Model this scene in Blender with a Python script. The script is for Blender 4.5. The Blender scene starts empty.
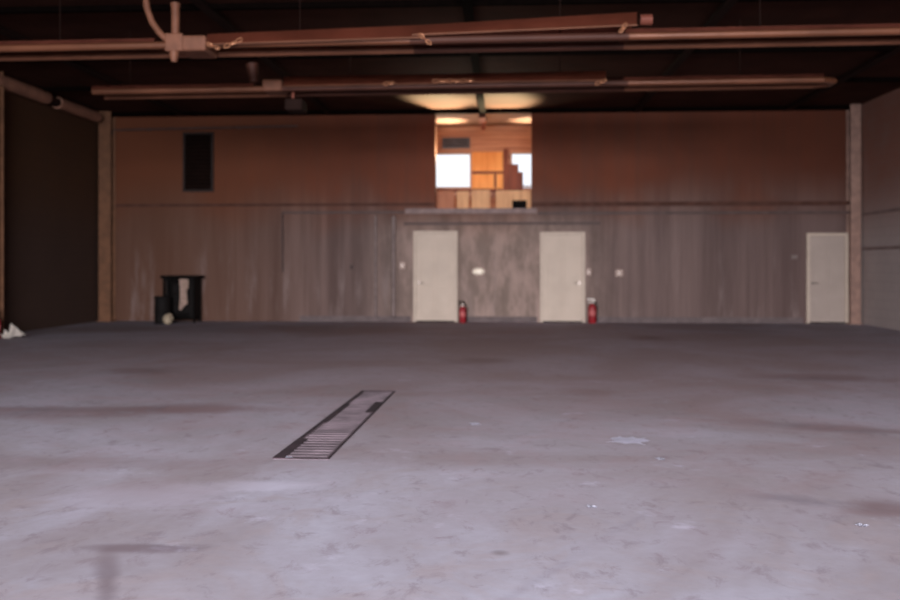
import bpy, bmesh, math, random
from mathutils import Vector, Matrix
random.seed(7)
C = bpy.context.scene.collection
SC = bpy.context.scene
R = math.radians

# ------------------------------------------------------------------ camera
FPX, H, YAW, HOR = 925.0, 1.42, R(3.4), 264.0
RIGHT = Vector((math.cos(YAW), math.sin(YAW), 0)); FWD = Vector((-math.sin(YAW), math.cos(YAW), 0))
CAM = Vector((0, 0, H))
def ray(px, py):
    return RIGHT * ((px - 450) / FPX) + FWD + Vector((0, 0, (HOR - py) / FPX))
def on_y(px, py, Y):                    # point of the plane at depth Y
    d = ray(px, py); return CAM + d * (Y / d.y)
def on_x(px, py, X):
    d = ray(px, py); return CAM + d * (X / d.x)
def on_floor(px, py):
    d = ray(px, py); return CAM + d * (-H / d.z)

cam = bpy.data.objects.new('camera', bpy.data.cameras.new('camera')); C.objects.link(cam)
cam.location = CAM; cam.rotation_euler = (R(90), 0, YAW)
cam.data.sensor_width = 36; cam.data.lens = 36 * FPX / 900
cam.data.shift_y = -(300 - HOR) / 900
cam.data.clip_end = 300
cam.data.dof.use_dof = True; cam.data.dof.focus_distance = 4.6; cam.data.dof.aperture_fstop = 1.6
SC.camera = cam

# ------------------------------------------------------------------ helpers
def lin(r, g, b):
    return tuple(((c / 255) / 12.92 if c / 255 <= .04045 else ((c / 255 + .055) / 1.055) ** 2.4) for c in (r, g, b)) + (1,)

class NT:
    def __init__(s, name):
        s.m = bpy.data.materials.new(name); s.m.use_nodes = True
        s.t = s.m.node_tree; s.n = s.t.nodes; s.l = s.t.links
        s.b = s.n['Principled BSDF']
    def new(s, t, **kw):
        n = s.n.new(t)
        for k, v in kw.items(): setattr(n, k, v)
        return n
    def link(s, a, b): s.l.new(a, b)
    def pos(s):
        if not hasattr(s, '_p'): s._p = s.new('ShaderNodeNewGeometry').outputs['Position']
        return s._p
    def mapped(s, scale=(1, 1, 1), loc=(0, 0, 0), rot=(0, 0, 0), typ='POINT'):
        m = s.new('ShaderNodeMapping', vector_type=typ)
        m.inputs['Scale'].default_value = scale; m.inputs['Location'].default_value = loc; m.inputs['Rotation'].default_value = rot
        s.link(s.pos(), m.inputs['Vector']); return m.outputs[0]
    def noise(s, scale, detail=4, rough=.55, vec=None, dist=0):
        n = s.new('ShaderNodeTexNoise'); n.inputs['Scale'].default_value = scale
        n.inputs['Detail'].default_value = detail; n.inputs['Roughness'].default_value = rough
        n.inputs['Distortion'].default_value = dist
        s.link(vec or s.pos(), n.inputs['Vector']); return n.outputs['Fac']
    def rng(s, v, a, b, c=0, d=1):
        n = s.new('ShaderNodeMapRange', interpolation_type='SMOOTHSTEP')
        for i, x in enumerate((a, b, c, d)): n.inputs[i + 1].default_value = x
        s.link(v, n.inputs[0]); return n.outputs[0]
    def math(s, op, a, b=None):
        n = s.new('ShaderNodeMath', operation=op)
        for i, x in enumerate((a, b)):
            if x is None: continue
            if isinstance(x, (int, float)): n.inputs[i].default_value = x
            else: s.link(x, n.inputs[i])
        return n.outputs[0]
    def mix(s, fac, a, b, mode='MIX'):
        n = s.new('ShaderNodeMix', data_type='RGBA', blend_type=mode)
        for i, x in ((0, fac), (6, a), (7, b)):
            if isinstance(x, (int, float)): n.inputs[i].default_value = x
            elif isinstance(x, tuple): n.inputs[i].default_value = x
            else: s.link(x, n.inputs[i])
        return n.outputs[2]
    def done(s, col, rough=.8, bump=None, strength=.2, dist=.01, metal=0, spec=.3):
        if isinstance(col, tuple): s.b.inputs['Base Color'].default_value = col
        else: s.link(col, s.b.inputs['Base Color'])
        if isinstance(rough, (int, float)): s.b.inputs['Roughness'].default_value = rough
        else: s.link(rough, s.b.inputs['Roughness'])
        s.b.inputs['Metallic'].default_value = metal
        s.b.inputs['Specular IOR Level'].default_value = spec
        if bump is not None:
            bn = s.new('ShaderNodeBump'); bn.inputs['Strength'].default_value = strength; bn.inputs['Distance'].default_value = dist
            s.link(bump, bn.inputs['Height']); s.link(bn.outputs[0], s.b.inputs['Normal'])
        return s.m

def plain(name, rgb, rough=.7, metal=0, vary=.18, scale=6, spec=.3):
    t = NT(name); c = lin(*rgb); k = 1 - vary
    n = t.rng(t.noise(scale), .3, .7)
    return t.done(t.mix(n, tuple(x * k for x in c[:3]) + (1,), tuple(min(1, x * (1 + vary)) for x in c[:3]) + (1,)), rough, metal=metal, spec=spec)

class MB:
    def __init__(s): s.bm = bmesh.new()
    def box(s, x0, x1, y0, y1, z0, z1, bevel=0, mat=None):
        vs = [Vector((x, y, z)) for x in (x0, x1) for y in (y0, y1) for z in (z0, z1)]
        if mat: vs = [mat @ v for v in vs]
        v = [s.bm.verts.new(p) for p in vs]
        fs = [s.bm.faces.new([v[i] for i in q]) for q in ((0, 1, 3, 2), (4, 6, 7, 5), (0, 4, 5, 1), (2, 3, 7, 6), (0, 2, 6, 4), (1, 5, 7, 3))]
        if bevel:
            es = {e for f in fs for e in f.edges}
            bmesh.ops.bevel(s.bm, geom=list(es), offset=bevel, segments=2, affect='EDGES', profile=.5)
        return s
    def tube(s, pts, r, n=12, cap=True):
        pts = [Vector(p) for p in pts]; rs = r if isinstance(r, (list, tuple)) else [r] * len(pts)
        rings = []; up = None
        for i, p in enumerate(pts):
            t = (pts[min(i + 1, len(pts) - 1)] - pts[max(i - 1, 0)]).normalized()
            if up is None: up = t.orthogonal().normalized()
            up = (up - t * up.dot(t)).normalized(); w = t.cross(up)
            rings.append([s.bm.verts.new(p + (up * math.cos(2 * math.pi * k / n) + w * math.sin(2 * math.pi * k / n)) * rs[i]) for k in range(n)])
        for a, b in zip(rings, rings[1:]):
            for k in range(n): s.bm.faces.new((a[k], a[(k + 1) % n], b[(k + 1) % n], b[k]))
        if cap: s.bm.faces.new(rings[0][::-1]); s.bm.faces.new(rings[-1])
        return s
    def lathe(s, prof, c=(0, 0, 0), n=20):
        rings = []
        for r, z in prof:
            rings.append([s.bm.verts.new((c[0] + max(r, 1e-4) * math.cos(2 * math.pi * k / n), c[1] + max(r, 1e-4) * math.sin(2 * math.pi * k / n), c[2] + z)) for k in range(n)])
        for a, b in zip(rings, rings[1:]):
            for k in range(n): s.bm.faces.new((a[k], a[(k + 1) % n], b[(k + 1) % n], b[k]))
        s.bm.faces.new(rings[0][::-1]); s.bm.faces.new(rings[-1]); return s
    def loft(s, secs, thick=.012):           # open sheet through equal-length sections, given a thickness
        rows = [[s.bm.verts.new(p) for p in sec] for sec in secs]
        fs = []
        for a, b in zip(rows, rows[1:]):
            for i in range(len(a) - 1): fs.append(s.bm.faces.new((a[i], a[i + 1], b[i + 1], b[i])))
        bmesh.ops.solidify(s.bm, geom=fs, thickness=thick); return s
    def torus(s, c, R1, r1, mat, n=12, m=6, stretch=1.0):
        rings = []
        for i in range(n):
            a = 2 * math.pi * i / n; cx, sx = math.cos(a) * R1 * stretch, math.sin(a) * R1
            rings.append([s.bm.verts.new(Vector(c) + mat @ Vector((cx + math.cos(a) * r1 * math.cos(2 * math.pi * k / m), sx + math.sin(a) * r1 * math.cos(2 * math.pi * k / m), r1 * math.sin(2 * math.pi * k / m)))) for k in range(m)])
        for i in range(n):
            a, b = rings[i], rings[(i + 1) % n]
            for k in range(m): s.bm.faces.new((a[k], a[(k + 1) % m], b[(k + 1) % m], b[k]))
        return s
    def build(s, name, mat, parent=None, smooth=False, label=None):
        bmesh.ops.recalc_face_normals(s.bm, faces=s.bm.faces)
        me = bpy.data.meshes.new(name)
        if parent is not None:
            s.bm.transform(Matrix.Translation(-parent_origin(parent)))
        s.bm.to_mesh(me); s.bm.free(); me.materials.append(mat)
        if smooth:
            for p in me.polygons: p.use_smooth = True
            me.set_sharp_from_angle(angle=R(40))
        o = bpy.data.objects.new(name, me); C.objects.link(o)
        if parent is not None: o.parent = parent
        if label: o['label'] = label
        return o
def parent_origin(p):
    v = Vector((0, 0, 0))
    while p is not None: v += p.location; p = p.parent
    return v
def tag(o, label=None, cat=None, group=None, kind=None):
    for k, v in (('label', label), ('category', cat), ('group', group), ('kind', kind)):
        if v: o[k] = v
    return o
def thing(name, loc, label, cat, group=None, kind=None):
    o = bpy.data.objects.new(name, None); C.objects.link(o); o.location = loc; o.empty_display_size = .1
    return tag(o, label, cat, group, kind)
def struct(name, mb, mat, label, cat):
    return tag(mb.build(name, mat), label, cat, None, 'structure')

# ------------------------------------------------------------------ main dimensions
D = 22.6
ZC = on_y(500, 109.5, D).z                       # ceiling
XL = on_y(101, 264, D).x; XR = on_y(858.5, 264, D).x
xmid = (XL + XR) / 2 + .4
Y0 = -1.5                                        # open front edge of the hall
OX0, OX1 = on_y(435.5, 150, D).x, on_y(531.5, 150, D).x
OZ = on_y(480, 209, D).z                         # sill of the loft opening
D2 = 25.2                                        # far wall of the loft
bx = lambda px: on_y(px, 264, D).x               # back wall helpers
bz = lambda py, px=500: on_y(px, py, D).z

# ------------------------------------------------------------------ materials
def floor_material():
    t = NT('stained concrete floor')
    big = t.rng(t.noise(.35, 5, .6, dist=.6), .35, .68)
    mid = t.rng(t.noise(1.6, 6, .65, dist=.8), .35, .7)
    fine = t.rng(t.noise(14, 4, .6), .3, .7)
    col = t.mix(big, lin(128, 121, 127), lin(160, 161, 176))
    col = t.mix(t.math('MULTIPLY', mid, .6), col, lin(142, 128, 130))
    col = t.mix(t.math('MULTIPLY', fine, .14), col, lin(110, 98, 104))
    st = t.rng(t.noise(3.2, 6, .7, vec=t.mapped((1, .5, 1), (4, 2, 0))), .60, .74)
    col = t.mix(t.math('MULTIPLY', st, .55), col, lin(108, 92, 96))
    st2 = t.rng(t.noise(6.5, 5, .7, vec=t.mapped((1, .7, 1), (9, 3, 0), (0, 0, .5)), dist=.5), .52, .7)
    col = t.mix(t.math('MULTIPLY', st2, .5), col, lin(112, 100, 108))
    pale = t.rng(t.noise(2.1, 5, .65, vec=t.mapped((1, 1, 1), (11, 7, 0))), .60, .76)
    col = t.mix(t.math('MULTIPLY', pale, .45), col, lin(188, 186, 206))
    va, vb = on_floor(107, 552), on_floor(107, 596); VA = math.degrees(math.atan2(va.y - vb.y, va.x - vb.x)) - 90
    # oil stains where they lie, pale patches and broad far-floor tints: centre, half-lengths, turn, strength
    for (px, py, rx, ry, a, k, rgb) in (
        (150, 548, .33, .08, 2, .6, (84, 68, 74)), (107, 584, .06, .5, VA, .55, (90, 76, 82)),
        (140, 371, .55, .45, 0, .55, (70, 54, 54)), (40, 412, 1.5, .4, 0, .5, (92, 80, 86)),
        (185, 408, .7, .32, 3, .55, (84, 72, 78)), (120, 409, 2.2, .2, 2, .35, (96, 74, 76)),
        (480, 361, .55, .6, 0, .6, (70, 54, 56)), (650, 338, .45, .8, 0, .7, (66, 42, 42)),
        (818, 378, .9, .45, -5, .6, (74, 58, 62)), (885, 508, .25, .2, 20, .6, (92, 70, 72)),
        (830, 428, .8, .22, -22, .5, (84, 70, 78)), (60, 462, 1.6, .25, 0, .3, (108, 90, 92)),
        (340, 330, 7.0, 1.5, 0, .35, (86, 68, 66)), (500, 553, .06, .05, 30, .5, (84, 72, 74)),
        (590, 392, .35, .35, 0, .4, (88, 70, 70)), (800, 500, .3, .12, -20, .4, (88, 80, 92)),
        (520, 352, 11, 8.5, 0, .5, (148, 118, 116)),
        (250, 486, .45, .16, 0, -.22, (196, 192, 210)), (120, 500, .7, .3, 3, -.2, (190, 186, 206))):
        p = on_floor(px, py)
        v = t.new('ShaderNodeVectorMath', operation='SUBTRACT'); t.link(t.pos(), v.inputs[0]); v.inputs[1].default_value = (p.x, p.y, 0)
        m = t.new('ShaderNodeMapping', vector_type='TEXTURE'); t.link(v.outputs[0], m.inputs[0])
        m.inputs['Rotation'].default_value = (0, 0, R(a)); m.inputs['Scale'].default_value = (rx, ry, 1)
        L = t.new('ShaderNodeVectorMath', operation='LENGTH'); t.link(m.outputs[0], L.inputs[0])
        w = t.math('ADD', L.outputs['Value'], t.math('MULTIPLY', t.math('SUBTRACT', mid, .5), .6))
        f = t.math('MULTIPLY', t.rng(w, .2, 1.25, 1, 0), abs(k))
        col = t.mix(f, col, lin(*rgb))
    # straight saw-cut joint running across the slab
    a, b = on_floor(655, 508), on_floor(512, 596)
    d = (b - a).normalized(); nrm = Vector((-d.y, d.x, 0))
    dp = t.new('ShaderNodeVectorMath', operation='DOT_PRODUCT'); t.link(t.pos(), dp.inputs[0]); dp.inputs[1].default_value = nrm
    q = t.math('ABSOLUTE', t.math('SUBTRACT', dp.outputs['Value'], a.dot(nrm)))
    sx = t.new('ShaderNodeVectorMath', operation='DOT_PRODUCT'); t.link(t.pos(), sx.inputs[0]); sx.inputs[1].default_value = d
    along = t.rng(sx.outputs['Value'], a.dot(d) - .2, a.dot(d) + .4)
    f = t.math('MULTIPLY', t.math('MULTIPLY', t.rng(q, .0, .05, .3, 0), mid), along)
    col = t.mix(f, col, lin(96, 88, 104))
    return t.done(col, .82, t.noise(9, 6, .7), .12, .01, spec=.12)

def wall_material():
    t = NT('streaked painted wall')
    sep = t.new('ShaderNodeSeparateXYZ'); t.link(t.pos(), sep.inputs[0])
    z = sep.outputs['Z']
    streak = t.rng(t.noise(1.3, 6, .65, vec=t.mapped((1.0, 1, .05))), .35, .68)
    fs = t.rng(t.noise(7, 4, .65, vec=t.mapped((1.0, 1, .03), (3, 0, 0))), .35, .7)
    blotch = t.rng(t.noise(.5, 4, .5), .35, .65)
    blotch2 = t.rng(t.noise(3.0, 5, .7, vec=t.mapped((1, 1, .35), (2, 0, 5))), .36, .66)
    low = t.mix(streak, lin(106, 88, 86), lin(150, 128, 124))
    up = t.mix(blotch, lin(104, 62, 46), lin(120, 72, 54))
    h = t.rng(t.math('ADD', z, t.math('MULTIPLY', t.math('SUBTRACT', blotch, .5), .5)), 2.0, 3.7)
    col = t.mix(h, low, up)  # brown above grey lower cladding, also holding the weaker light up there
    col = t.mix(t.math('MULTIPLY', fs, .3), col, lin(84, 68, 64))
    # light falling off toward both ends, painted in as browner, darker colour
    x = sep.outputs['X']
    d1 = t.rng(x, -8.5, -2.6, .8, 0)
    col = t.mix(d1, col, lin(108, 70, 50))
    d2 = t.rng(x, 1.5, 8.5, 0, .6)
    col = t.mix(d2, col, t.mix(h, lin(108, 86, 84), lin(74, 40, 27)))
    pc = t.math('MULTIPLY', t.rng(t.math('ABSOLUTE', t.math('ADD', x, .4)), 1.2, 3.6, .5, 0), t.rng(z, 2.0, 2.9, 1.4, 0))  # daylight's peak between the doors, put into the paint as paleness
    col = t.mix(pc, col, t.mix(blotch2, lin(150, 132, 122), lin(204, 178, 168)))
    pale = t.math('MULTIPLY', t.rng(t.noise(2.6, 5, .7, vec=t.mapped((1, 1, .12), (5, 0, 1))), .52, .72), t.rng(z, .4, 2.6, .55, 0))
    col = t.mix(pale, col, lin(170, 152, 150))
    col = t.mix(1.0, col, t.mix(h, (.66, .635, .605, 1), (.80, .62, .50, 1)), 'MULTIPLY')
    return t.done(col, .75, fs, .15, .01, spec=.2)

def side_material(name, lo, hi):
    t = NT(name)
    sep = t.new('ShaderNodeSeparateXYZ'); t.link(t.pos(), sep.inputs[0])
    b = t.new('ShaderNodeTexBrick'); b.inputs['Scale'].default_value = 1
    b.inputs['Brick Width'].default_value = .41; b.inputs['Row Height'].default_value = .205; b.inputs['Mortar Size'].default_value = .008
    cmb = t.new('ShaderNodeCombineXYZ'); t.link(sep.outputs['Y'], cmb.inputs[0]); t.link(sep.outputs['Z'], cmb.inputs[1]); t.link(cmb.outputs[0], b.inputs['Vector'])
    n = t.rng(t.noise(1.2, 5, .6), .35, .7)
    col = t.mix(t.rng(sep.outputs['Z'], 1.6, 3.6), lin(*lo), lin(*hi))
    col = t.mix(t.math('MULTIPLY', n, .2), col, tuple(c * .6 for c in lin(*lo)[:3]) + (1,))
    col = t.mix(t.math('MULTIPLY', b.outputs['Fac'], .25), col, tuple(c * .5 for c in lin(*lo)[:3]) + (1,))
    return t.done(col, .8, b.outputs['Fac'], -.2, .005, spec=.2)

def wood_material(name, c1, c2, axis=(1, 1, .12), scale=5):
    t = NT(name)
    n = t.noise(scale, 6, .65, vec=t.mapped(axis), dist=.6)
    return t.done(t.mix(t.rng(n, .3, .7), lin(*c1), lin(*c2)), .6, n, .1, .005)

def siding_material():
    t = NT('orange brown board siding')
    sep = t.new('ShaderNodeSeparateXYZ'); t.link(t.pos(), sep.inputs[0])
    fr = t.math('FRACT', t.math('MULTIPLY', sep.outputs['Z'], 1 / .12))
    groove = t.rng(fr, 0, .16, 1, 0)
    n = t.noise(3, 6, .6, vec=t.mapped((.3, 1, 3)))
    col = t.mix(t.rng(n, .3, .7), lin(170, 116, 90), lin(196, 144, 112))
    col = t.mix(t.math('MULTIPLY', groove, .7), col, lin(80, 40, 26))
    return t.done(col, .6, groove, -.4, .01)

M = dict(
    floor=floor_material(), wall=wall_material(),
    left=side_material('dark left wall', (68, 51, 44), (72, 48, 32)),
    right=side_material('grey block wall', (178, 164, 160), (140, 98, 84)),
    ceil=plain('sooty dark ceiling', (60, 34, 26), .9, vary=.2, scale=1.5, spec=.1),
    beam=plain('dark roof beam', (34, 20, 16), .8, spec=.1),
    beam2=plain('black roof beam', (12, 7, 6), .95, spec=.02),
    col=plain('tan painted steel column', (106, 71, 49), .6),
    colr=plain('grey painted steel column', (136, 106, 94), .6),
    ledge=plain('brown wall girt', (104, 82, 76), .7),
    ledge3=plain('dark brown rail', (78, 52, 44), .8, spec=.1),
    ledge2=plain('pale wall girt', (128, 108, 104), .7),
    conduit=plain('painted conduit', (78, 60, 56), .6),
    skirt=plain('dusty pale base strip', (98, 85, 84), .8),
    conduit2=plain('pale painted conduit', (118, 102, 98), .6),
    door=plain('cream door paint', (184, 166, 150), .55, vary=.05, scale=2),
    door2=plain('darker cream door paint', (160, 144, 134), .55, vary=.05, scale=2),  # the door cream in a darker tone, for one door
    frame=plain('cream door frame paint', (182, 164, 148), .55, vary=.05),
    steel=plain('dull steel', (120, 110, 104), .35, .9),
    red=plain('red enamel', (138, 26, 34), .45, spec=.4),
    slat=plain('dark slat', (24, 14, 11), .95, spec=.05),
    band=plain('faded band', (168, 84, 82), .6),
    black=plain('black plastic', (12, 9, 8), .85, spec=.1),
    blackm=plain('black sooty metal', (18, 14, 13), .75, spec=.15),
    scrap=plain('greyish paper', (158, 156, 168), .8, vary=.06),
    faint=plain('dusty flat paper', (206, 202, 216), .9, vary=.08),
    bright=plain('bright paper', (255, 246, 236), .5, vary=.02),
    white=plain('white paper', (240, 232, 222), .7, vary=.05),
    hosew=plain('pale hose', (236, 226, 216), .5, vary=.05),
    cloth=plain('pale cloth', (206, 176, 160), .9, scale=14),
    cloth2=plain('beige cloth', (156, 140, 118), .9, scale=14),
    tube=plain('copper coloured heater tube', (114, 70, 49), .42, .25, vary=.2, scale=1.2, spec=.5),
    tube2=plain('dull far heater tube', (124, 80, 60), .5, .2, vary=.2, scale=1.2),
    tube3=plain('darkened heater tube', (76, 44, 34), .6, .1, vary=.2, scale=1.2),  # shade under the hoods put into a darker tube colour
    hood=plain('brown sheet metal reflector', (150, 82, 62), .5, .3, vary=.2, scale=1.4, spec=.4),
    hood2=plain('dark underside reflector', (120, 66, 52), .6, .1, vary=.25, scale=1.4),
    burner=plain('brown heater casing', (118, 76, 57), .6),
    chain=plain('galvanised chain', (214, 150, 112), .35, .5),
    duct=plain('pale duct', (138, 98, 80), .6, vary=.2, scale=3),
    grate=plain('worn steel grating', (92, 79, 85), .7, .1, vary=.35, scale=3),
    pit=plain('dirty trench bed', (106, 94, 100), .9, vary=.4, scale=3),
    grime=plain('black grime', (44, 30, 36), .9, vary=.3),
    louver=plain('dark louver', (34, 20, 15), .6),
    ply=wood_material('plywood', (196, 142, 98), (224, 172, 122)),
    plyd=wood_material('brown plywood', (150, 92, 62), (176, 112, 78)),
    orange=wood_material('orange wood panel', (214, 138, 66), (238, 168, 92)),  # warm light on the panel is put into this orange
    wood=wood_material('dark red wood', (92, 44, 28), (122, 62, 40)),
    siding=siding_material(),
    loftceil=plain('brown loft ceiling', (112, 80, 64), .8, vary=.06),
    bluegrey=plain('blue grey metal', (84, 84, 92), .6),
    asphalt=plain('outdoor paving', (118, 112, 110), .9),
    plate=plain('ivory plate', (166, 142, 130), .5, vary=.05),
    lamp=plain('ivory enamel', (250, 236, 214), .35, vary=.04, spec=.5),
)
gt = NT('window glass'); gt.b.inputs['Base Color'].default_value = (1, 1, 1, 1)
gt.b.inputs['Roughness'].default_value = .02; gt.b.inputs['Transmission Weight'].default_value = 1; gt.b.inputs['IOR'].default_value = 1.05
M['glass'] = gt.m

# ------------------------------------------------------------------ room shell
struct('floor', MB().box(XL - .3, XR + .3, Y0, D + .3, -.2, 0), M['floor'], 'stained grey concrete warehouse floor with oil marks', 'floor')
struct('ground', MB().box(-30, 30, -40, Y0 - .01, -.25, -.02), M['asphalt'], 'plain paving outside the open front of the hall', 'ground')
struct('ceiling', MB().box(XL - .3, XR + .3, Y0, D + .3, ZC, ZC + .2), M['ceil'], 'very dark brown ceiling over the hall', 'ceiling')
w = MB()
w.box(XL - .3, OX0, D, D + .3, 0, ZC); w.box(OX1, XR + .3, D, D + .3, 0, ZC); w.box(OX0, OX1, D, D + .3, 0, OZ)
x = bx(288)
while x < bx(850):                                  # shallow vertical ribs of the lower cladding
    if not any(bx(a) < x < bx(b) for a, b in ((408, 462), (534, 590), (800, 851))):
        w.box(x - .012, x + .012, D - .008, D, .0, bz(214))
    x += .2
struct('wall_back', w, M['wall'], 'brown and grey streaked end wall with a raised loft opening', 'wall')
FB = MB().box(XL - .3, XR + .3, -1.5, -1.2, 4.5, ZC + .2).box(XL - .3, xmid - 6.5, -1.5, -1.2, 0, 4.5).box(xmid + 6.5, XR + .3, -1.5, -1.2, 0, 4.5)
struct('wall_front', FB, M['left'], 'wall around the wide open entrance behind the viewer', 'wall')
struct('wall_left', MB().box(XL - .3, XL, Y0, D + .3, 0, ZC), M['left'], 'nearly black side wall beside the tan columns', 'wall')
struct('wall_right', MB().box(XR, XR + .3, Y0, D + .3, 0, ZC), M['right'], 'grey painted side wall beside the single door', 'wall')

def h_column(name, x, y, wdt, dep, mat, label, top=ZC):
    mb = MB()
    mb.box(x - wdt / 2, x + wdt / 2, y - dep / 2, y - dep / 2 + .03, 0, top, .004)
    mb.box(x - wdt / 2, x + wdt / 2, y + dep / 2 - .03, y + dep / 2, 0, top, .004)
    mb.box(x - .02, x + .02, y - dep / 2 + .03, y + dep / 2 - .03, 0, top)
    mb.box(x - wdt / 2 - .04, x + wdt / 2 + .04, y - dep / 2 - .03, y + dep / 2 + .0, 0, .02)
    return struct(name, mb, mat, label, 'column')
cw = bx(112) - bx(100)
h_column('trim_1', XL + cw / 2 + .075, D - .16, cw, .3, M['col'], 'tan steel column in the corner beside the black wall')
p = on_x(-7, 300, XL + .14)
h_column('trim_2', XL + .16, p.y, .26, .26, M['col'], 'tan steel column against the dark side wall, cut by the picture edge')
cw2 = .24
h_column('trim_3', XR - cw2 / 2 - .05, D - .15, cw2, .28, M['colr'], 'grey brown steel column in the corner beside the single door')

# wall girts (real strips fixed to the wall face)
def strip(name, x0, x1, z, hgt, prj, mat, label):
    return struct(name, MB().box(x0, x1, D - prj, D, z - hgt / 2, z + hgt / 2, .004), mat, label, 'trim')
strip('trim_4', bx(114), OX0 - .02, bz(204), .06, .03, M['ledge3'], 'thin brown rail across the wall below the dark louver')
strip('trim_5', OX1 + .02, bx(851), bz(204.5), .10, .05, M['ledge3'], 'brown rail across the wall beside the loft opening')
strip('trim_6', bx(405), bx(537), bz(211), .13, .08, M['ledge2'], 'pale sill board under the loft opening')
strip('trim_7', bx(538), bx(851), bz(213.5), .06, .05, M['conduit'], 'dark rail just under the upper brown rail')
strip('trim_8', bx(283), bx(404), bz(212), .05, .055, M['conduit'], 'dark rail running up to the sill board')
strip('trim_9', bx(404), bx(600), bz(223.5), .06, .03, M['conduit'], 'dark rail just above the two neighbouring doors')
strip('trim_10', XL + .4, XR - .3, ZC - .06, .12, .10, M['beam'], 'dark beam along the top of the end wall') if False else None
base = MB()
for a, b in ((300, 411), (461, 537), (589, 803)): base.box(bx(a), bx(b), D - .025, D - .009 if a > 300 else D, 0, .14)
struct('baseboard_back', base, M['skirt'], 'pale strip along the foot of the end wall', 'baseboard')
mb = MB()
for z, py in ((bz(215, 855), 0), (bz(249, 855), 0)): mb.box(XR - .03, XR, 5, D - .32, z - .03, z + .03)
struct('trim_11', mb, M['ledge2'], 'two dark rails along the grey side wall', 'trim')

# roof beams
for i, px in enumerate((482, 322, 642, 800, 170)):
    xx = on_y(px, 100, D - 1).x
    struct('trim_%d' % (20 + i), MB().box(xx - .03, xx + .03, 6, D - .001, ZC - .09, ZC).box(xx - .075, xx + .075, 6, D - .001, ZC - .105, ZC - .09),
           M['beam2' if i == 0 else 'beam'], ('dark roof beam over the middle of the loft opening', 'dark roof beam above the louver side of the loft opening', 'dark roof beam between loft opening and single door',
                       'dark roof beam nearest the grey side wall', 'dark roof beam nearest the black side wall')[i], 'beam')
for i, yy in enumerate((D - .06, 19.2, 16.4, 13.2)):
    if i == 0: mb = MB().box(XL, XR, yy - .05, yy + .055, ZC - .10, ZC)
    else: mb = MB().box(XL, XR, yy - .05, yy + .05, ZC - .08, ZC)
    struct('trim_%d' % (30 + i), mb, M['beam2'], ('dark purlin along the top of the end wall', 'dark ceiling purlin next to the lit ceiling patches', 'dark ceiling purlin behind the farther heater', 'dark ceiling purlin between the two heaters')[i], 'purlin')

# ------------------------------------------------------------------ doors
def door(name, px0, px1, py0, hside, label, paint='door'):
    x0, x1 = bx(px0), bx(px1); zt = bz(py0, (px0 + px1) / 2); c = (x0 + x1) / 2
    t = thing(name, (c, D, 0), label, 'door', None, 'structure')
    fw = .07
    MB().box(x0, x0 + fw, D - .06, D, 0, zt, .004).box(x1 - fw, x1, D - .06, D, 0, zt, .004).box(x0 + fw, x1 - fw, D - .06, D, zt - fw, zt, .004).build('door_frame', M['frame'], t)
    s = MB().box(x0 + fw + .004, x1 - fw - .004, D - .03, D, .035, zt - fw - .004)
    sw = (x1 - x0 - 2 * fw); sh = zt - fw - .035
    for r0, r1 in ((.06, .36), (.40, .74), (.78, .94)):     # raised panels
        for k in (0, 1):
            a = x0 + fw + sw * (.12 + k * .42); s.box(a, a + sw * .34, D - .038, D - .03, .035 + sh * r0, .035 + sh * r1, .007)
    s.build('door_panel', M[paint], t)
    MB().box(x0 + fw, x1 - fw, D - .07, D, 0, .03).build('threshold', M['blackm'], t)
    hx = x0 + fw + .07 if hside < 0 else x1 - fw - .07
    hz = .96
    MB().tube([(hx, D - .03, hz), (hx, D - .045, hz)], .032).tube([(hx, D - .045, hz), (hx, D - .075, hz), (hx, D - .09, hz)], [.012, .012, .012]) \
        .tube([(hx - .01, D - .09, hz), (hx - hside * -1 * .0 + (-hside) * .12, D - .09, hz)], .011).build('door_handle', M['steel'], t, True)
    return t
door('door_1', 413.5, 457.5, 231, -1, 'cream panelled door between the ivory wall switch and the ivory oval lamp')
door('door_2', 540, 585, 232, 1, 'cream panelled door beside the taller fire extinguisher, under the loft opening corner')
door('door_3', 806, 847.5, 233, -1, 'single cream door next to the grey corner column', 'door2')

# ------------------------------------------------------------------ loft beyond the opening
LX0, LX1 = OX0 - 1.6, OX1 + 1.6
lz = lambda py: on_y(480, py, D2).z
lx = lambda px: on_y(px, 170, D2).x
ZL = ZC
struct('floor_loft', MB().box(LX0, LX1, D + .3, D2 + .2, OZ - .2, OZ - .02), M['plyd'], 'brown board floor of the loft', 'floor')
struct('ceiling_loft', MB().box(LX0, LX1, D + .3, D2 + .2, ZL, ZL + .2), M['loftceil'], 'brown ceiling of the loft with bright patches over its windows', 'ceiling')
struct('wall_loft_left', MB().box(LX0 - .15, LX0, D + .3, D2 + .2, OZ - .2, ZL), M['siding'], 'board side wall of the loft', 'wall')
struct('wall_loft_right', MB().box(LX1, LX1 + .15, D + .3, D2 + .2, OZ - .2, ZL), M['siding'], 'board end wall of the loft past the dark cabinet', 'wall')
W1 = (lx(425), lx(471), lz(188), lz(153)); W2 = (lx(511), lx(548), lz(187), lz(153))
lw = MB()
def seg(x0, x1, z0, z1): lw.box(x0, x1, D2, D2 + .15, z0, z1)
seg(LX0, LX1, OZ - .2, min(W1[2], W2[2])); seg(LX0, LX1, max(W1[3], W2[3]), ZL)
zz = (min(W1[2], W2[2]), max(W1[3], W2[3]))
seg(LX0, W1[0], *zz); seg(W1[1], W2[0], *zz); seg(W2[1], LX1, *zz)
struct('wall_loft_back', lw, M['siding'], 'orange brown horizontal board wall at the back of the loft', 'wall')
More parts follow.
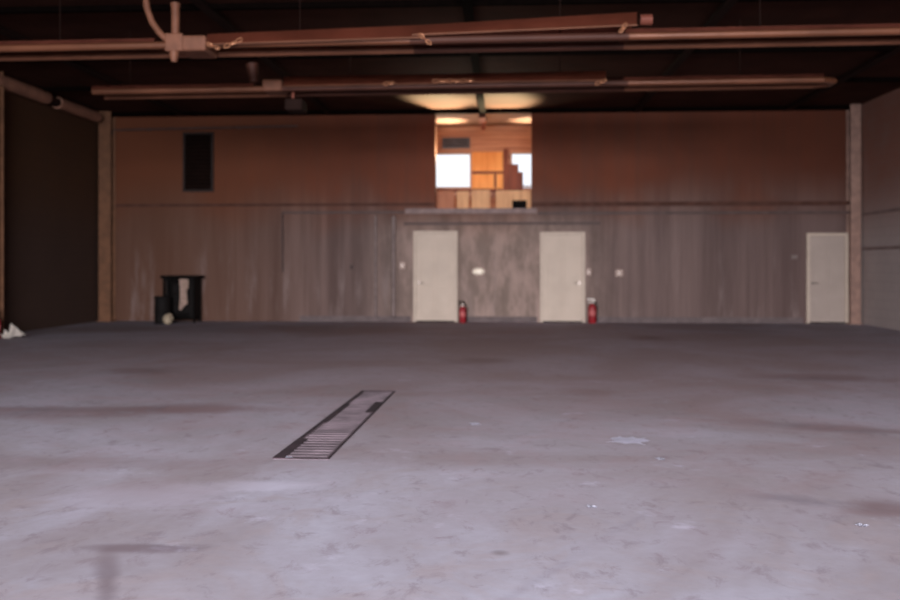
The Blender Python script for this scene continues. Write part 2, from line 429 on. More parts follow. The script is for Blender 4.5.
for i, (Wn, lab) in enumerate(((W1, 'large blown-out white window of the loft'), (W2, 'white loft window partly behind the dark cabinet'))):
    t = thing('window_%d' % (i + 1), ((Wn[0] + Wn[1]) / 2, D2, Wn[2]), lab, 'window', None, 'structure')
    f = .035
    mb = MB().box(Wn[0], Wn[0] + f, D2 - .02, D2 + .1, Wn[2], Wn[3]).box(Wn[1] - f, Wn[1], D2 - .02, D2 + .1, Wn[2], Wn[3])
    mb.box(Wn[0] + f, Wn[1] - f, D2 - .02, D2 + .1, Wn[2], Wn[2] + f).box(Wn[0] + f, Wn[1] - f, D2 - .02, D2 + .1, Wn[3] - f, Wn[3])
    mb.build('window_frame', M['frame'], t)
    MB().box(Wn[0] + f, Wn[1] - f, D2 + .06, D2 + .066, Wn[2] + f, Wn[3] - f).build('window_pane', M['glass'], t)

# orange panel with a rail between the windows
t = thing('wood_panel', (lx(487), D2 - .03, lz(188)), 'wood panel with warm light in its orange and a dark rail between the loft windows', 'panel')
MB().box(lx(472), lx(503), D2 - .03, D2 - .002, lz(189), lz(152), .004).build('board', M['orange'], t)
MB().box(lx(472), lx(505), D2 - .06, D2 - .03, lz(174), lz(171.5)).build('rail', M['wood'], t, label='dark red wooden rail')
MB().box(lx(494), lx(496.5), D2 - .055, D2 - .03, lz(188), lz(174.2)).build('batten', M['wood'], t, label='dark red wooden batten')
t = thing('wooden_post', (lx(506), D2 - .2, OZ), 'dark red timber post beside the orange panel', 'post')
MB().box(lx(503.5), lx(508), D2 - .17, D2 - .07, OZ - .02, lz(150), .006).build('post_shaft', M['wood'], t)
MB().box(lx(502.5), lx(509), D2 - .18, D2 - .062, OZ - .019, OZ + .1, .006).build('post_base', M['wood'], t)
# dark stepped cabinet in front of the right window
Yc = D2 - .6
cx = lambda px: on_y(px, 170, Yc).x
cz = lambda py: on_y(510, py, Yc).z
t = thing('storage_cabinet', (cx(514), Yc, OZ), 'dark stepped cabinet standing in front of the smaller loft window', 'cabinet')
MB().box(cx(508), cx(523), Yc, Yc + .4, OZ + .02, cz(172), .008).build('cabinet_body', M['wood'], t)
MB().box(cx(508), cx(518.5), Yc + .02, Yc + .38, cz(172), cz(164), .008).build('upper_box', M['wood'], t)
MB().box(cx(509), cx(522), Yc - .02, Yc - .001, OZ + .1, cz(190), .004).build('cabinet_door', M['blackm'], t)
MB().box(cx(508), cx(523), Yc + .03, Yc + .37, OZ - .019, OZ + .019).build('plinth', M['blackm'], t)
# crossbeam rails of the loft: long dark red shelf under the windows
t = thing('window_shelf', (lx(480), D2 - .1, lz(190)), 'dark red shelf board running below the loft windows', 'shelf')
MB().box(lx(432), lx(502), D2 - .25, D2 - .002, lz(192), lz(189.5), .004).build('shelf_board', M['wood'], t)
for px in (440, 466, 494): MB().box(lx(px) - .015, lx(px) + .015, D2 - .2, D2 - .002, lz(196), lz(192)).build('bracket', M['wood'], t)
# blue grey box on the wall over the window
t = thing('wall_heater', (lx(456), D2 - .1, lz(149)), 'blue grey metal box on the boards above the large loft window', 'metal box')
MB().box(lx(442.5), lx(470), D2 - .14, D2 - .002, lz(148.5), lz(138), .01).build('casing', M['bluegrey'], t)
g = MB()
for k in range(5):
    z = lz(147) + k * (lz(140) - lz(147)) / 4; g.box(lx(444), lx(468), D2 - .15, D2 - .14, z - .008, z + .008)
g.build('grille', M['blackm'], t)
# panels standing just behind the sill
Ys = D + .55
sx_ = lambda px: on_y(px, 200, Ys).x
sz_ = lambda py: on_y(480, py, Ys).z
for px0, px1, py, m_, lab in ((434, 454, 190.5, 'plyd', 'brown plywood board standing behind the sill, below the large window'),
                              (457, 469, 191, 'ply', 'narrow tan plywood board standing behind the sill'),
                              (471.5, 490, 190, 'ply', 'square tan plywood board below the orange panel'),
                              (496, 532, 190.5, 'ply', 'wide tan plywood board behind the small black box')):
    t = thing('plywood_board', ((sx_(px0) + sx_(px1)) / 2, Ys, OZ), lab, 'board', 'plywood boards behind the sill')
    MB().box(sx_(px0), sx_(px1), Ys, Ys + .018, OZ - .02, sz_(py), .003).build('panel_sheet', M[m_], t)
    MB().box(sx_(px0), sx_(px1), Ys + .019, Ys + .06, sz_(py) - .06, sz_(py) - .01).build('back_batten', M['wood'], t)
Yb = D + .42
t = thing('black_box', (on_y(519.5, 205, Yb).x, Yb, OZ), 'small black box on the sill of the loft opening', 'box')
xa, xb = on_y(512.5, 205, Yb).x, on_y(526.5, 205, Yb).x
zt = on_y(519, 201, Yb).z
MB().box(xa, xb, Yb - .07, Yb + .08, OZ - .02, zt, .012).build('box_body', M['black'], t)
MB().box(xa - .004, xb + .004, Yb - .074, Yb + .084, zt - .03, zt + .012, .006).build('box_lid', M['blackm'], t)
# dark stub beam seen against the loft ceiling
t = thing('loft_beam_stub', (on_y(483, 110, D + 1.2).x, D + 1.2, ZL), 'dark timber stub hanging from the loft ceiling behind the middle roof beam', 'hanger')
xh = t.location.x
MB().box(xh - .08, xh + .08, D + .35, D + 1.6, ZL - .14, ZL, .01).build('stub_beam', M['wood'], t)
MB().box(xh - .05, xh + .05, D + 1.3, D + 1.4, ZL - .32, ZL - .14, .01).build('drop_post', M['wood'], t)

# ------------------------------------------------------------------ tube heaters
def chain(mb, a, b, link=.05):
    a, b = Vector(a), Vector(b); L = (b - a).length; n = max(2, int(L / (link * 1.35)))
    d = (b - a).normalized(); o = d.orthogonal().normalized(); q = d.cross(o)
    for i in range(n):
        u, v = (o, q) if i % 2 else (q, o)
        m = Matrix((d, u, v)).transposed()
        mb.torus(a + d * (L * (i + .5) / n), link * .42, link * .11, m, 10, 5, 1.7)
def heater(Y, px_tubes, hoods, joint, label, zt, r, gap, near):
    xx = lambda px, yy=Y: on_y(px, 60, yy).x
    xm = xx(450); t = thing('tube_heater', (xm, Y, zt), label, 'heater', 'overhead tube heaters')
    (a0, a1), (b0, b1) = px_tubes
    zz = lambda X: zt + .005 * (X - xm)          # hangs a little lower at one end
    for k in (-1, 1):
        pm = hoods[-1][0] if Y < 13 else hoods[0][0]
        for q0, q1, mt in ((a0, pm, 'tube' if k < 0 else 'tube2'), (pm, b0 + 4, 'tube3'), (b0 + 4, b1, 'tube' if k < 0 else 'tube2')):
            MB().tube([(xx(q0), Y + k * gap, zz(xx(q0))), (xx(q1), Y + k * gap, zz(xx(q1)))], r, 14).build('heater_tube', M[mt], t, True, 'tube length with hood shade in its colour' if mt == 'tube3' else None)
    # shallow reflectors over the two bare ends
    for (q0, q1) in ((a0, a1), (b0, b1)):
        sec = lambda X: [Vector((X, Y + s * (gap + r * w_), zz(X) + h_)) for s, w_, h_ in ((-1, 1.3, r * .6), (-1, .6, r * 1.7), (1, .6, r * 1.7), (1, 1.3, r * .6))]
        MB().loft([sec(xx(q0)), sec(xx(q1))], .008).build('reflector', M['hood2'], t)
    zb = zz(xx(b1)); MB().tube([(xx(b1), Y - gap, zb), (xx(b1) + gap * .9, Y - gap * .5, zb), (xx(b1) + gap * .9, Y + gap * .5, zb), (xx(b1), Y + gap, zb)], r, 12).build('return_bend', M['tube'], t, True)
    # brown hood pieces: px0, top y, lip y at each end (as seen), lip depth
    for (p0, top0, lip0, p1, top1, lip1) in hoods:
        yn = Y - gap - r * 2.4; yt = Y - gap * .7
        sec = []
        for p_, tp, lp in ((p0, top0, lip0), (p1, top1, lip1)):
            lipP = on_y(p_, lp, yn); topP = on_y(p_, tp, yt)
            sec.append([lipP + Vector((0, -.015, -.02)), lipP, topP, Vector((topP.x, Y + gap * .7, topP.z)), Vector((lipP.x, Y + gap + r * 2.0, min(lipP.z, topP.z - .03)))])
        MB().loft(sec, .01).build('reflector_hood', M['hood'], t, label='brown sheet metal hood')
        MB().tube([s[0] for s in sec], .014, 8).build('hood_lip', M['tube'], t, label='bright rolled edge')
    # burner box with its stub pipes
    jx0, jx1, jy0, jy1 = joint
    yb = Y - gap - r - .02
    A, B = on_y(jx0, jy1, yb), on_y(jx1, jy0, yb)
    MB().box(A.x, B.x, yb - .02, Y + gap * .6, A.z, B.z, .03).build('burner_box', M['burner'], t)
    return t
Y1 = 11.7; ZT1 = on_y(450, 44.5, Y1).z
h1 = heater(Y1, ((-60, 163), (622, 960)), ((207, 34, 43, 420, 25, 36), (412, 25.5, 33.5, 637, 12, 23.5)), (178, 206, 35, 51),
            'nearer brown tube heater with a hose and upright pipe at its burner', ZT1, .05, .25, 1)
# pipes at its burner
P = lambda px, py, yy=Y1 - .3: on_y(px, py, yy)
MB().tube([P(175.5, 34), P(175.5, 4)], .052, 14).tube([P(175.5, 7), P(175.5, 3.2)], .06, 14).build('vent_pipe', M['burner'], h1, True)
pts = [P(144, -30), P(145, -8), P(147, 8), P(152, 22), P(159, 32), P(168, 41), P(176, 45)]
MB().tube(pts, .042, 10).build('gas_hose', M['burner'], h1, True)
MB().tube([P(175, 45), P(174, 54), P(174, 62)], [.05, .06, .035], 12).build('drip_leg', M['burner'], h1, True)
MB().box(P(166, 40).x, P(184, 40).x, Y1 - .36, Y1 - .22, P(170, 52).z, P(170, 34).z, .02).build('pipe_fitting', M['burner'], h1)
for a, b in (((418, 33), (432, 45)), ((224, 47), (242, 39)), ((206, 43), (220, 49)), ((620, 32), (626, 24))):
    mb = MB(); chain(mb, P(*a, Y1 - .42), P(*b, Y1 - .42), .06); mb.build('chain', M['chain'], h1, label='short loose pale chain')
MB().tube([P(640, 20, Y1 - .1), P(652, 20, Y1 - .1)], .07, 12).build('hood_end', M['hood2'], h1)
Y2 = 14.5; ZT2 = on_y(450, 88.5, Y2).z
h2 = heater(Y2, ((99, 258), (622, 818)), ((284, 77, 85, 440, 74, 82), (436, 74, 81.5, 606, 71, 79)), (262, 282, 79, 91),
            'farther brown tube heater, hanging over the loft opening', ZT2, .05, .22, 1)
P2 = lambda px, py, yy=Y2 - .3: on_y(px, py, yy)
MB().tube([P2(252, 64), P2(254, 82)], [.1, .07], 12).build('vent_pipe', M['tube3'], h2, True)
MB().box(P2(284, 90).x, P2(302, 90).x, Y2 - .3, Y2 + .1, P2(290, 110).z, P2(290, 98).z, .03).build('control_box', M['beam'], h2)
MB().tube([P2(293, 99, Y2 - .1), P2(293, 90, Y2 - .1)], .02).build('box_hanger', M['hood2'], h2)
for a, b in (((432, 81), (474, 80.5)), ((384, 84), (394, 82.5)), ((596, 84), (606, 80))):
    mb = MB(); chain(mb, P2(*a, Y2 - .42), P2(*b, Y2 - .42), .07); mb.build('chain', M['chain'], h2, label='short loose pale chain')
# suspension chains of both heaters up to the ceiling
for hh, Yh, zt, pxs in ((h1, Y1, ZT1, (60, 300, 560, 760)), (h2, Y2, ZT2, (130, 350, 560, 740))):
    for px in pxs:
        X = on_y(px, 60, Yh).x
        MB().tube([(X, Yh, zt + .05), (X, Yh, ZC)], .007, 6).build('hanger_rod', M['beam'], hh)

# ------------------------------------------------------------------ duct along the dark wall
zc = ZC - .17; xd = XL + .17
ya, yb_, yc_, yd_ = on_x(2, 80, xd).y, on_x(46, 100, xd).y, on_x(57, 105, xd).y, on_x(97, 120, xd).y
t = thing('wall_duct', (xd, yb_, zc), 'pale round duct along the top of the dark side wall', 'duct')
MB().tube([(xd, ya - 1.2, zc), (xd, yb_, zc)], .14, 18).build('duct_section', M['duct'], t, True)
MB().tube([(xd, yc_, zc - .02), (xd, yd_, zc - .02)], .13, 18).build('duct_section', M['duct'], t, True)
MB().tube([(xd, yb_ - .05, zc - .01), (xd, yc_ + .05, zc - .01)], .10, 16).build('duct_coupling', M['beam'], t, True, 'dark joint of the duct')
for yy in (ya + .4, yd_ - .5): MB().box(xd - .165, xd + .02, yy - .03, yy + .03, zc + .13, ZC - .0).build('strap', M['beam'], t)

# ------------------------------------------------------------------ fixtures on the end wall
# louver
x0, x1, z0, z1 = bx(183.5), bx(214), bz(192, 198), bz(132.5, 198)
t = thing('wall_louver', ((x0 + x1) / 2, D, z0), 'tall dark louvered vent high on the wall', 'vent')
f = .05
MB().box(x0, x0 + f, D - .06, D, z0, z1).box(x1 - f, x1, D - .06, D, z0, z1).box(x0 + f, x1 - f, D - .06, D, z0, z0 + f).box(x0 + f, x1 - f, D - .06, D, z1 - f, z1).build('vent_frame', M['louver'], t)
mb = MB(); n = 14
for k in range(n):
    z = z0 + f + (z1 - z0 - 2 * f) * (k + .5) / n
    mb.box(-(x1 - x0) / 2 + f, (x1 - x0) / 2 - f, -.022, .022, -.005, .005, mat=Matrix.Translation(((x0 + x1) / 2, D - .03, z)) @ Matrix.Rotation(R(40), 4, 'X'))
mb.box(x0 + f, x1 - f, D - .008, D - .001, z0 + f, z1 - f)
mb.build('slats', M['slat'], t)
# conduits
def pipe(name, pts, r, mat, label, clips=()):
    t = thing(name, pts[0], label, 'conduit')
    pts = [(q[0], q[1] - .01, q[2]) for q in pts]
    MB().tube(pts, r, 10).build('pipe_run', M[mat], t, True)
    for c in clips: MB().box(c[0] - .025, c[0] + .025, D - .075, D - .0074, c[1] - .04, c[1] + .04, .008).build('pipe_clip', M[mat], t)
zc1 = bz(129.5, 200)
pipe('conduit', [(bx(113), D - .05, bz(135, 110)), (bx(114), D - .05, zc1 + .01), (bx(120), D - .05, zc1), (bx(298), D - .05, bz(126.5, 300))], .025, 'conduit',
     'long dark conduit running over the louver', [(bx(150), zc1), (bx(240), bz(128, 240))])
pipe('conduit', [(bx(283), D - .04, bz(212.5, 283)), (bx(283), D - .04, bz(272, 283))], .022, 'conduit', 'upright dark conduit dropping from the rail, nearest the black cart', [(bx(283), bz(240, 283))])
pipe('conduit', [(bx(394), D - .06, bz(216, 394)), (bx(394), D - .06, bz(316, 394))], .05, 'conduit2', 'upright pale conduit nearest the first cream door', [(bx(394), bz(250, 394))])
pipe('conduit', [(bx(376), D - .05, bz(216, 376)), (bx(376), D - .05, bz(316, 376))], .035, 'conduit2', 'thin upright pale conduit farther from the first cream door', [(bx(376), bz(250, 376))])
# switches, boxes
def switch(px, py, w_, h_, mat, label, name='light_switch', cat='switch'):
    x, z = bx(px), bz(py, px)
    t = thing(name, (x, D, z), label, cat)
    MB().box(x - w_ / 2, x + w_ / 2, D - .035, D, z - h_ / 2, z + h_ / 2, .008).build('cover_plate', M[mat], t)
    MB().box(x - w_ * .14, x + w_ * .14, D - .05, D - .035, z - h_ * .2, z + h_ * .2, .004).build('toggle', M['steel'] if mat != 'conduit' else M['black'], t)
switch(402.5, 265.5, .13, .17, 'plate', 'ivory wall switch beside the first cream door and pale conduit')
switch(588.5, 272, .11, .17, 'plate', 'ivory wall switch above the taller fire extinguisher')
switch(619, 273, .18, .16, 'plate', 'ivory wall box on the bare wall, beyond the taller extinguisher', 'outlet_box', 'outlet')
switch(352, 267, .12, .14, 'conduit', 'small dark wall box on the streaked wall', 'outlet_box', 'outlet')
switch(794, 257, .14, .10, 'conduit2', 'small grey wall box near the single cream door', 'outlet_box', 'outlet')
# ivory oval wall lamp between the doors
x, z = bx(478.5), bz(271.5, 478)
t = thing('wall_lamp', (x, D, z), 'ivory oval bulkhead lamp on the wall between two cream doors', 'lamp')
def oval(mb, a, b, y0, y1, dome):
    n = 24; prev = None
    rings = [(1, y0), (1, y1), (.86, y1 - dome * .6), (.5, y1 - dome), (.01, y1 - dome * 1.1)]
    rr = [[mb.bm.verts.new((x + a * k * math.cos(2 * math.pi * i / n), yy, z + b * k * math.sin(2 * math.pi * i / n))) for i in range(n)] for k, yy in rings]
    for p_, q_ in zip(rr, rr[1:]):
        for i in range(n): mb.bm.faces.new((p_[i], p_[(i + 1) % n], q_[(i + 1) % n], q_[i]))
    mb.bm.faces.new(rr[0]); mb.bm.faces.new(rr[-1]); return mb
oval(MB(), .165, .105, D, D - .03, .004).build('backplate', M['plate'], t, True)
oval(MB(), .145, .085, D - .036, D - .05, .05).build('lamp_cover', M['lamp'], t, True)

# ------------------------------------------------------------------ fire extinguishers
def extinguisher(x, y, hgt, rad, label, pale_hose=True, face=1):
    t = thing('fire_extinguisher', (x, y, 0), label, 'fire extinguisher', 'fire extinguishers on the floor')
    b = hgt * .76
    MB().lathe([(rad * .9, 0), (rad, .012), (rad, b * .84), (rad * .82, b * .94), (rad * .4, b), (rad * .3, b + .02)], (x, y, 0), 24).build('cylinder', M['red'], t, True)
    MB().lathe([(rad * 1.012, b * .40), (rad * 1.012, b * .68)], (x, y, 0), 24).build('paper_band', M['band'], t, True, 'faded pink band')
    MB().box(x - .025, x + .025, y - .025, y + .025, b + .02, b + .07, .006).build('valve', M['steel'], t)
    hm = M['hosew'] if pale_hose else M['black']
    MB().box(x - .12, x + .05, y - .014, y + .014, b + .115, b + .14, .006).box(x + .03, x + .055, y - .014, y + .014, b + .05, b + .12).build('lever', hm, t)
    MB().box(x - .11, x + .03, y - .014, y + .014, b + .052, b + .07, .006).build('carry_handle', hm, t)
    MB().tube([(x + .02, y - .02, b + .045), (x + rad * .9, y - .03, b + .05), (x + rad * 1.25, y - .03, b - .04), (x + rad * 1.15, y - .02, b * .5), (x + rad * 1.06, y - .02, b * .3)], .013, 8).build('hose', M['black'], t, True)
    MB().tube([(x + rad * 1.07, y - .02, b * .32), (x + rad * 1.1, y - .02, b * .1)], [.014, .024], 10).build('nozzle', M['black'], t, True)
extinguisher(bx(463), D - .2, .50, .085, 'smaller red fire extinguisher at the foot of the first cream door', False)
extinguisher(bx(591.3), D - .22, .59, .095, 'taller red fire extinguisher with pale handle, below the ivory switch')
pe = on_floor(0.5, 336)
extinguisher(on_x(-3.5, 330, XL + .38).x, on_x(-3.5, 330, XL + .38).y, .5, .085, 'red fire extinguisher by the dark side wall, next to the crumpled paper', False)

# ------------------------------------------------------------------ black cart with drum and cloths
Yk = D - .75
kx = lambda px, yy=Yk: on_y(px, 300, yy).x
kz = lambda py, yy=Yk: on_y(175, py, yy).z
t = thing('utility_cart', (kx(178), Yk, 0), 'black utility cart against the wall, in the corner under the louver', 'cart')
z1 = kz(275.5)
MB().box(kx(160), kx(197), Yk, Yk + .55, z1 - .07, z1, .012).build('cart_top', M['black'], t)
for a, yy in ((163, Yk + .04), (193, Yk + .04), (163, Yk + .47), (193, Yk + .47)):
    xq = kx(a); MB().box(xq - .025, xq + .025, yy, yy + .05, .075, z1 - .07, .005).build('leg', M['black'], t)
    MB().tube([(xq - .018, yy + .025, .04), (xq + .018, yy + .025, .04)], .04, 14).build('caster', M['blackm'], t, True)
MB().box(kx(163), kx(193), Yk + .1, Yk + .5, .1, .14, .008).build('lower_shelf', M['black'], t)
MB().box(kx(164), kx(192), Yk + .49, Yk + .52, .05, z1 - .07).build('back_panel', M['black'], t)
MB().box(kx(188), kx(193.5), Yk + .1, Yk + .49, .14, z1 - .07).build('side_panel', M['blackm'], t)
MB().box(kx(164), kx(166.5), Yk + .1, Yk + .49, .14, z1 - .07).build('side_panel', M['blackm'], t)
MB().tube([(kx(164), Yk - .02, z1 - .1), (kx(192), Yk - .02, z1 - .1)], .014, 8).box(kx(164) - .01, kx(164) + .02, Yk - .03, Yk + .05, z1 - .12, z1 - .05).box(kx(192) - .02, kx(192) + .01, Yk - .03, Yk + .05, z1 - .12, z1 - .05).build('towel_rail', M['blackm'], t)
MB().box(kx(167), kx(188), Yk + .16, Yk + .48, .14, z1 - .08, .02).build('drawer_case', M['black'], t)
for k in range(3):
    q0 = .24 + k * .24; d_ = MB().box(kx(171), kx(187), Yk + .13, Yk + .16, q0, q0 + .2, .008).build('drawer', M['blackm'], t)
    MB().box(kx(175), kx(183), Yk + .11, Yk + .13, q0 + .09, q0 + .11, .004).build('drawer_pull', M['black'], d_)
dx = kx(162.5, Yk - .3)
t = thing('drum', (dx, Yk - .3, 0), 'black round drum standing before the utility cart', 'drum')
MB().lathe([(.19, 0), (.2, .01), (.2, .03), (.185, .04), (.185, .27), (.195, .28), (.195, .3), (.185, .31), (.185, .6), (.2, .61), (.2, .64), (.18, .645)], (dx, Yk - .3, 0), 28).build('drum_body', M['blackm'], t, True)
MB().lathe([(.178, .645), (.17, .655), (.03, .655)], (dx, Yk - .3, 0), 28).build('drum_lid', M['black'], t, True)
# cloth hanging over the cart front
xa, xb = kx(179.5, Yk - .03), kx(188, Yk - .03); za, zb = kz(310, Yk - .03), z1 + .012
secs = []
for i in range(15):
    u = i / 14; xx = xa + (xb - xa) * u
    wv = .018 * math.sin(u * 11) ; tp = .25 + .05 * math.sin(u * 5)
    zr = z1 - .1
    pts = [Vector((xx, Yk + .0, zr - .22)), Vector((xx, Yk - .002, zr)), Vector((xx, Yk - .02, zr + .018)), Vector((xx, Yk - .042, zr))]
    taper = .9 + .1 * math.sin(u * 4.1 + 1)
    for q in (.25, .5, .75, .9, 1.0):
        pts.append(Vector((xa + (xb - xa) * (.5 + (u - .5) * (1 - .25 * math.sin(q * 3.1) + .1 * q)), Yk - .05 + wv * q, zr - (zr - za) * q * taper)))
    secs.append(pts)
o = MB().loft(secs, .008).build('hanging_cloth', M['cloth'], None, True); tag(o, 'long pale cloth hanging down the front of the black cart', 'cloth')
def crumple(name, c, sx, sy, sz, mat, label, cat, seed):
    rnd = random.Random(seed); bm = bmesh.new(); bmesh.ops.create_icosphere(bm, subdivisions=3, radius=1)
    dirs = [(Vector((rnd.uniform(-1, 1), rnd.uniform(-1, 1), rnd.uniform(-1, 1))).normalized(), rnd.uniform(-.35, .3)) for _ in range(16)]
    for v in bm.verts:
        n = v.co.normalized(); k = 1 + sum(w_ * max(0, n.dot(d) - .55) * 2 for d, w_ in dirs)
        v.co = Vector((n.x * k * sx, n.y * k * sy, n.z * k * sz))
    mz = min(v.co.z for v in bm.verts)
    for v in bm.verts: v.co.z = v.co.z - mz
    mb = MB(); mb.bm.free(); mb.bm = bm
    o = mb.build(name, mat); o.location = c; return tag(o, label, cat)
crumple('crumpled_cloth', (kx(168, Yk - .62), Yk - .62, 0), .12, .1, .125, M['cloth2'], 'beige crumpled cloth heaped on the floor at the drum', 'cloth', 3)

# ------------------------------------------------------------------ floor grate
A, B, Cc, Dd = on_floor(272, 459.5), on_floor(329, 459.5), on_floor(395.5, 391.5), on_floor(361.5, 391.5)
y0, y1 = (A.y + B.y) / 2, (Cc.y + Dd.y) / 2
def gx(s, y):   # edges follow the seen outline, straight lines on the floor
    u = (y - y0) / (y1 - y0); return (A.x + (Dd.x - A.x) * u) if s == 0 else (B.x + (Cc.x - B.x) * u)
t = thing('floor_grate', ((A.x + B.x) / 2, y0, 0), 'long narrow barred drain grate set in the concrete floor', 'grate')
def skew(mb, s0, off0, s1, off1, ya, yb, z0, z1):
    v = [(gx(s0, ya) + off0, ya), (gx(s1, ya) + off1, ya), (gx(s1, yb) + off1, yb), (gx(s0, yb) + off0, yb)]
    lo = [mb.bm.verts.new((q[0], q[1], z0)) for q in v]; hi = [mb.bm.verts.new((q[0], q[1], z1)) for q in v]
    mb.bm.faces.new(lo[::-1]); mb.bm.faces.new(hi)
    for i in range(4): mb.bm.faces.new((lo[i], lo[(i + 1) % 4], hi[(i + 1) % 4], hi[i]))
    return mb
skew(MB(), 0, .0, 1, .0, y0, y1, .0, .003).build('trench_bed', M['pit'], t)
fr = MB()
skew(fr, 0, 0, 0, .035, y0, y1, .003, .010); skew(fr, 1, -.014, 1, 0, y0, y1, .003, .009)
skew(fr, 0, .035, 1, -.014, y0, y0 + .025, .003, .009); skew(fr, 0, .035, 1, -.014, y1 - .035, y1, .003, .009)
fr.build('grate_frame', M['grime'], t)
gb = MB(); n = 34
for k in range(n):
    yy = y0 + .06 + (y1 - y0 - .12) * (k + .5) / n
    skew(gb, 0, .035, 1, -.014, yy - .014, yy + .014, .003, .0075)
skew(gb, 0, .035, 0, .05, y0 + .03, y1 - .03, .003, .0072); skew(gb, 1, -.03, 1, -.014, y0 + .03, y1 - .03, .003, .0072)
gb.build('grate_bars', M['grate'], t)
for a_ in ((0, .0, 0, .085, y0, y0 + .75), (0, .0, 0, .065, y0 + 1.5, y0 + 2.6), (1, -.09, 1, -.01, y0 + 2.1, y0 + 2.75)):
    skew(MB_ := MB(), *a_, .0102, .0115).build('grime_patch', M['grime'], t, label='black grime on the grate edge')

# ------------------------------------------------------------------ litter
def scrap(px, py, w_, l_, rot, label, seed, lift=.01, mt='scrap'):
    rnd = random.Random(seed); p = on_floor(px, py); bm = bmesh.new(); n = 6
    g = [[bm.verts.new((w_ * (i / n - .5) * (1 + .25 * math.sin(j * 1.7 + seed)), l_ * (j / n - .5) * (1 + .2 * math.sin(i * 2.1 + seed)), .004 + lift * (abs(math.sin(i * 1.1 + seed)) * abs(math.cos(j * .9 + seed)) + rnd.uniform(0, .15)))) for j in range(n + 1)] for i in range(n + 1)]
    for i in range(n):
        for j in range(n): bm.faces.new((g[i][j], g[i + 1][j], g[i + 1][j + 1], g[i][j + 1]))
    mz = min(v.co.z for v in bm.verts)
    for v in bm.verts: v.co.z -= mz - .001
    bmesh.ops.solidify(bm, geom=bm.faces[:], thickness=.0015)
    mb = MB(); mb.bm.free(); mb.bm = bm
    o = mb.build('paper_scrap', M[mt]); o.location = (p.x, p.y, 0.0005); o.rotation_euler.z = R(rot)
    tag(o, label, 'paper scrap')
scrap(592, 507.5, .04, .055, 70, 'small white paper scrap on the open floor beside the faint joint', 1)
scrap(862, 526, .04, .055, 50, 'small white paper scrap on the floor nearest the grey side wall', 2)
scrap(660.5, 459.5, .05, .07, 20, 'tiny white paper scrap just past the long flattened paper strip', 4)
scrap(288, 458, .045, .06, 80, 'tiny white paper scrap at the near corner of the drain grate', 5)
scrap(475, 424, .08, .12, 10, 'faint pale paper scrap on the floor beyond the grate end', 6, .0015, 'faint')
scrap(629, 440.5, .26, .26, -18, 'long pale flattened paper strip lying on the open floor', 8, .0015, 'faint')
# crumpled paper at the dark wall
pp = on_floor(12, 339)
bm = bmesh.new(); rnd = random.Random(5)           # a sheet folded over itself in a few hard creases
prof = [(-.19, .08), (-.10, .02), (-.02, .12), (.04, .07), (.10, .21), (.16, .17)]
rows = []
for j in range(5):
    v_ = j / 4 - .5
    rows.append([bm.verts.new((a_ + .05 * v_ + rnd.uniform(-.012, .012), v_ * (.36 - .5 * abs(a_ - .1)) + rnd.uniform(-.01, .01), max(.004, b_ * (.9 - 1.2 * v_) + rnd.uniform(-.012, .012)))) for a_, b_ in prof])
for a_, b_ in zip(rows, rows[1:]):
    for k in range(len(prof) - 1): bm.faces.new((a_[k], a_[k + 1], b_[k + 1], b_[k]))
mz = min(v.co.z for v in bm.verts)
for v in bm.verts: v.co.z += .003 - mz
bmesh.ops.solidify(bm, geom=bm.faces[:], thickness=.002)
mb = MB(); mb.bm.free(); mb.bm = bm
o = mb.build('crumpled_paper', M['bright']); o.location = (pp.x, pp.y, 0)
tag(o, 'bright crumpled paper on the floor at the foot of the dark side wall', 'paper')

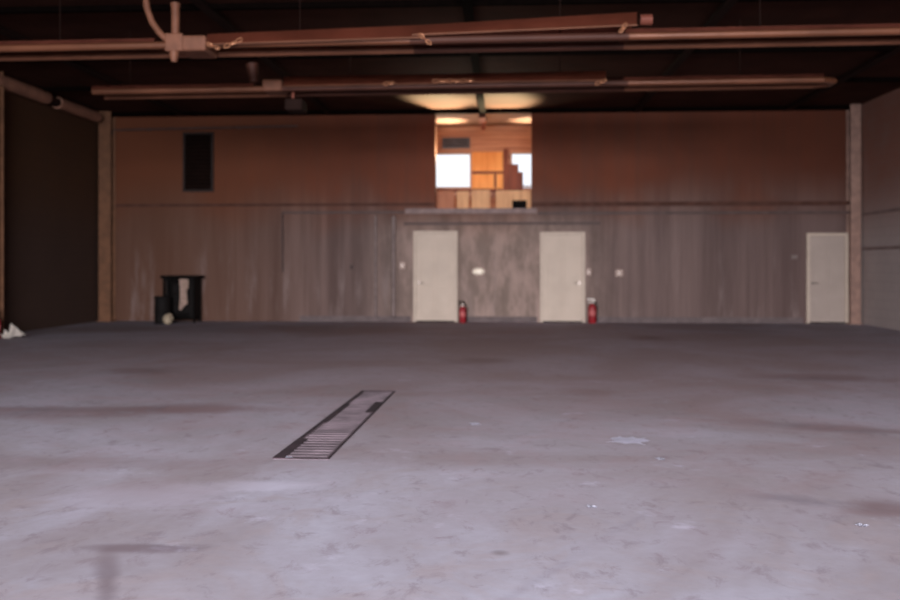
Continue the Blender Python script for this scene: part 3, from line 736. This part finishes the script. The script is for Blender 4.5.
# ------------------------------------------------------------------ light
def area(name, loc, rot, sx, sy, power, col, spread=180):
    l = bpy.data.lights.new(name, 'AREA'); l.shape = 'RECTANGLE'; l.size = sx; l.size_y = sy; l.energy = power; l.color = col; l.spread = R(spread)
    o = bpy.data.objects.new(name, l); C.objects.link(o); o.location = loc; o.rotation_euler = rot; return o
def spot(name, loc, target, power, col, angle, blend=.6, size=.15):
    l = bpy.data.lights.new(name, 'SPOT'); l.energy = power; l.color = col; l.spot_size = R(angle); l.spot_blend = blend; l.shadow_soft_size = size
    o = bpy.data.objects.new(name, l); C.objects.link(o); o.location = loc
    o.rotation_euler = (Vector(target) - Vector(loc)).to_track_quat('-Z', 'Y').to_euler(); return o
xm = (XL + XR) / 2
area('doorway_daylight', (xm + .6, -11.0, 6.0), (R(87), 0, 0), 10, 8, 4300, (.97, .95, 1.0), 84)
# loft daylight and warm lamp
area('loft_window_light', ((W1[0] + W1[1]) / 2, D2 - .05, (W1[2] + W1[3]) / 2), (R(-90), 0, 0), 1.1, .8, 45, (1, .86, .66))
area('loft_window_light', ((W2[0] + W2[1]) / 2, D2 - .05, (W2[2] + W2[3]) / 2), (R(-90), 0, 0), .8, .8, 20, (1, .86, .66))
pl = bpy.data.lights.new('loft_lamp', 'POINT'); pl.energy = 36; pl.color = (1, .62, .34); pl.shadow_soft_size = .15
o = bpy.data.objects.new('loft_lamp', pl); C.objects.link(o); o.location = ((OX0 + OX1) / 2 + .1, D + 1.0, OZ + 1.5)
for px, tx, e in ((447, 438, 3400), (512, 503, 3000)):
    X = on_y(px, 100, D).x; Xt = on_y(tx, 98, D - 1.2).x
    spot('added_hall_ceiling_spot', (X, D + .75, OZ + .85), (Xt, D - .85, ZC), e, (1, .82, .46), 45, .7)  # added spots without a fitting, brighten the hall ceiling before the opening
for px, e in ((450, 520), (528, 380)):
    X = lx(px); spot('added_loft_ceiling_spot', (X, D2 - .8, OZ + 1.5), (X, D2 - .85, ZC), e, (1, .86, .60), 62, .5)  # added spots without a fitting, make bright patches on the loft ceiling
wd = bpy.data.worlds.new('sky'); SC.world = wd; wd.use_nodes = True
bg = wd.node_tree.nodes['Background']; bg.inputs[0].default_value = (.88, .92, 1, 1); bg.inputs[1].default_value = 1.3

SC.view_settings.view_transform = 'Standard'; SC.view_settings.look = 'None'
SC.view_settings.exposure = 0; SC.view_settings.gamma = 1
SC.cycles.use_denoising = True
SC.cycles.max_bounces = 6
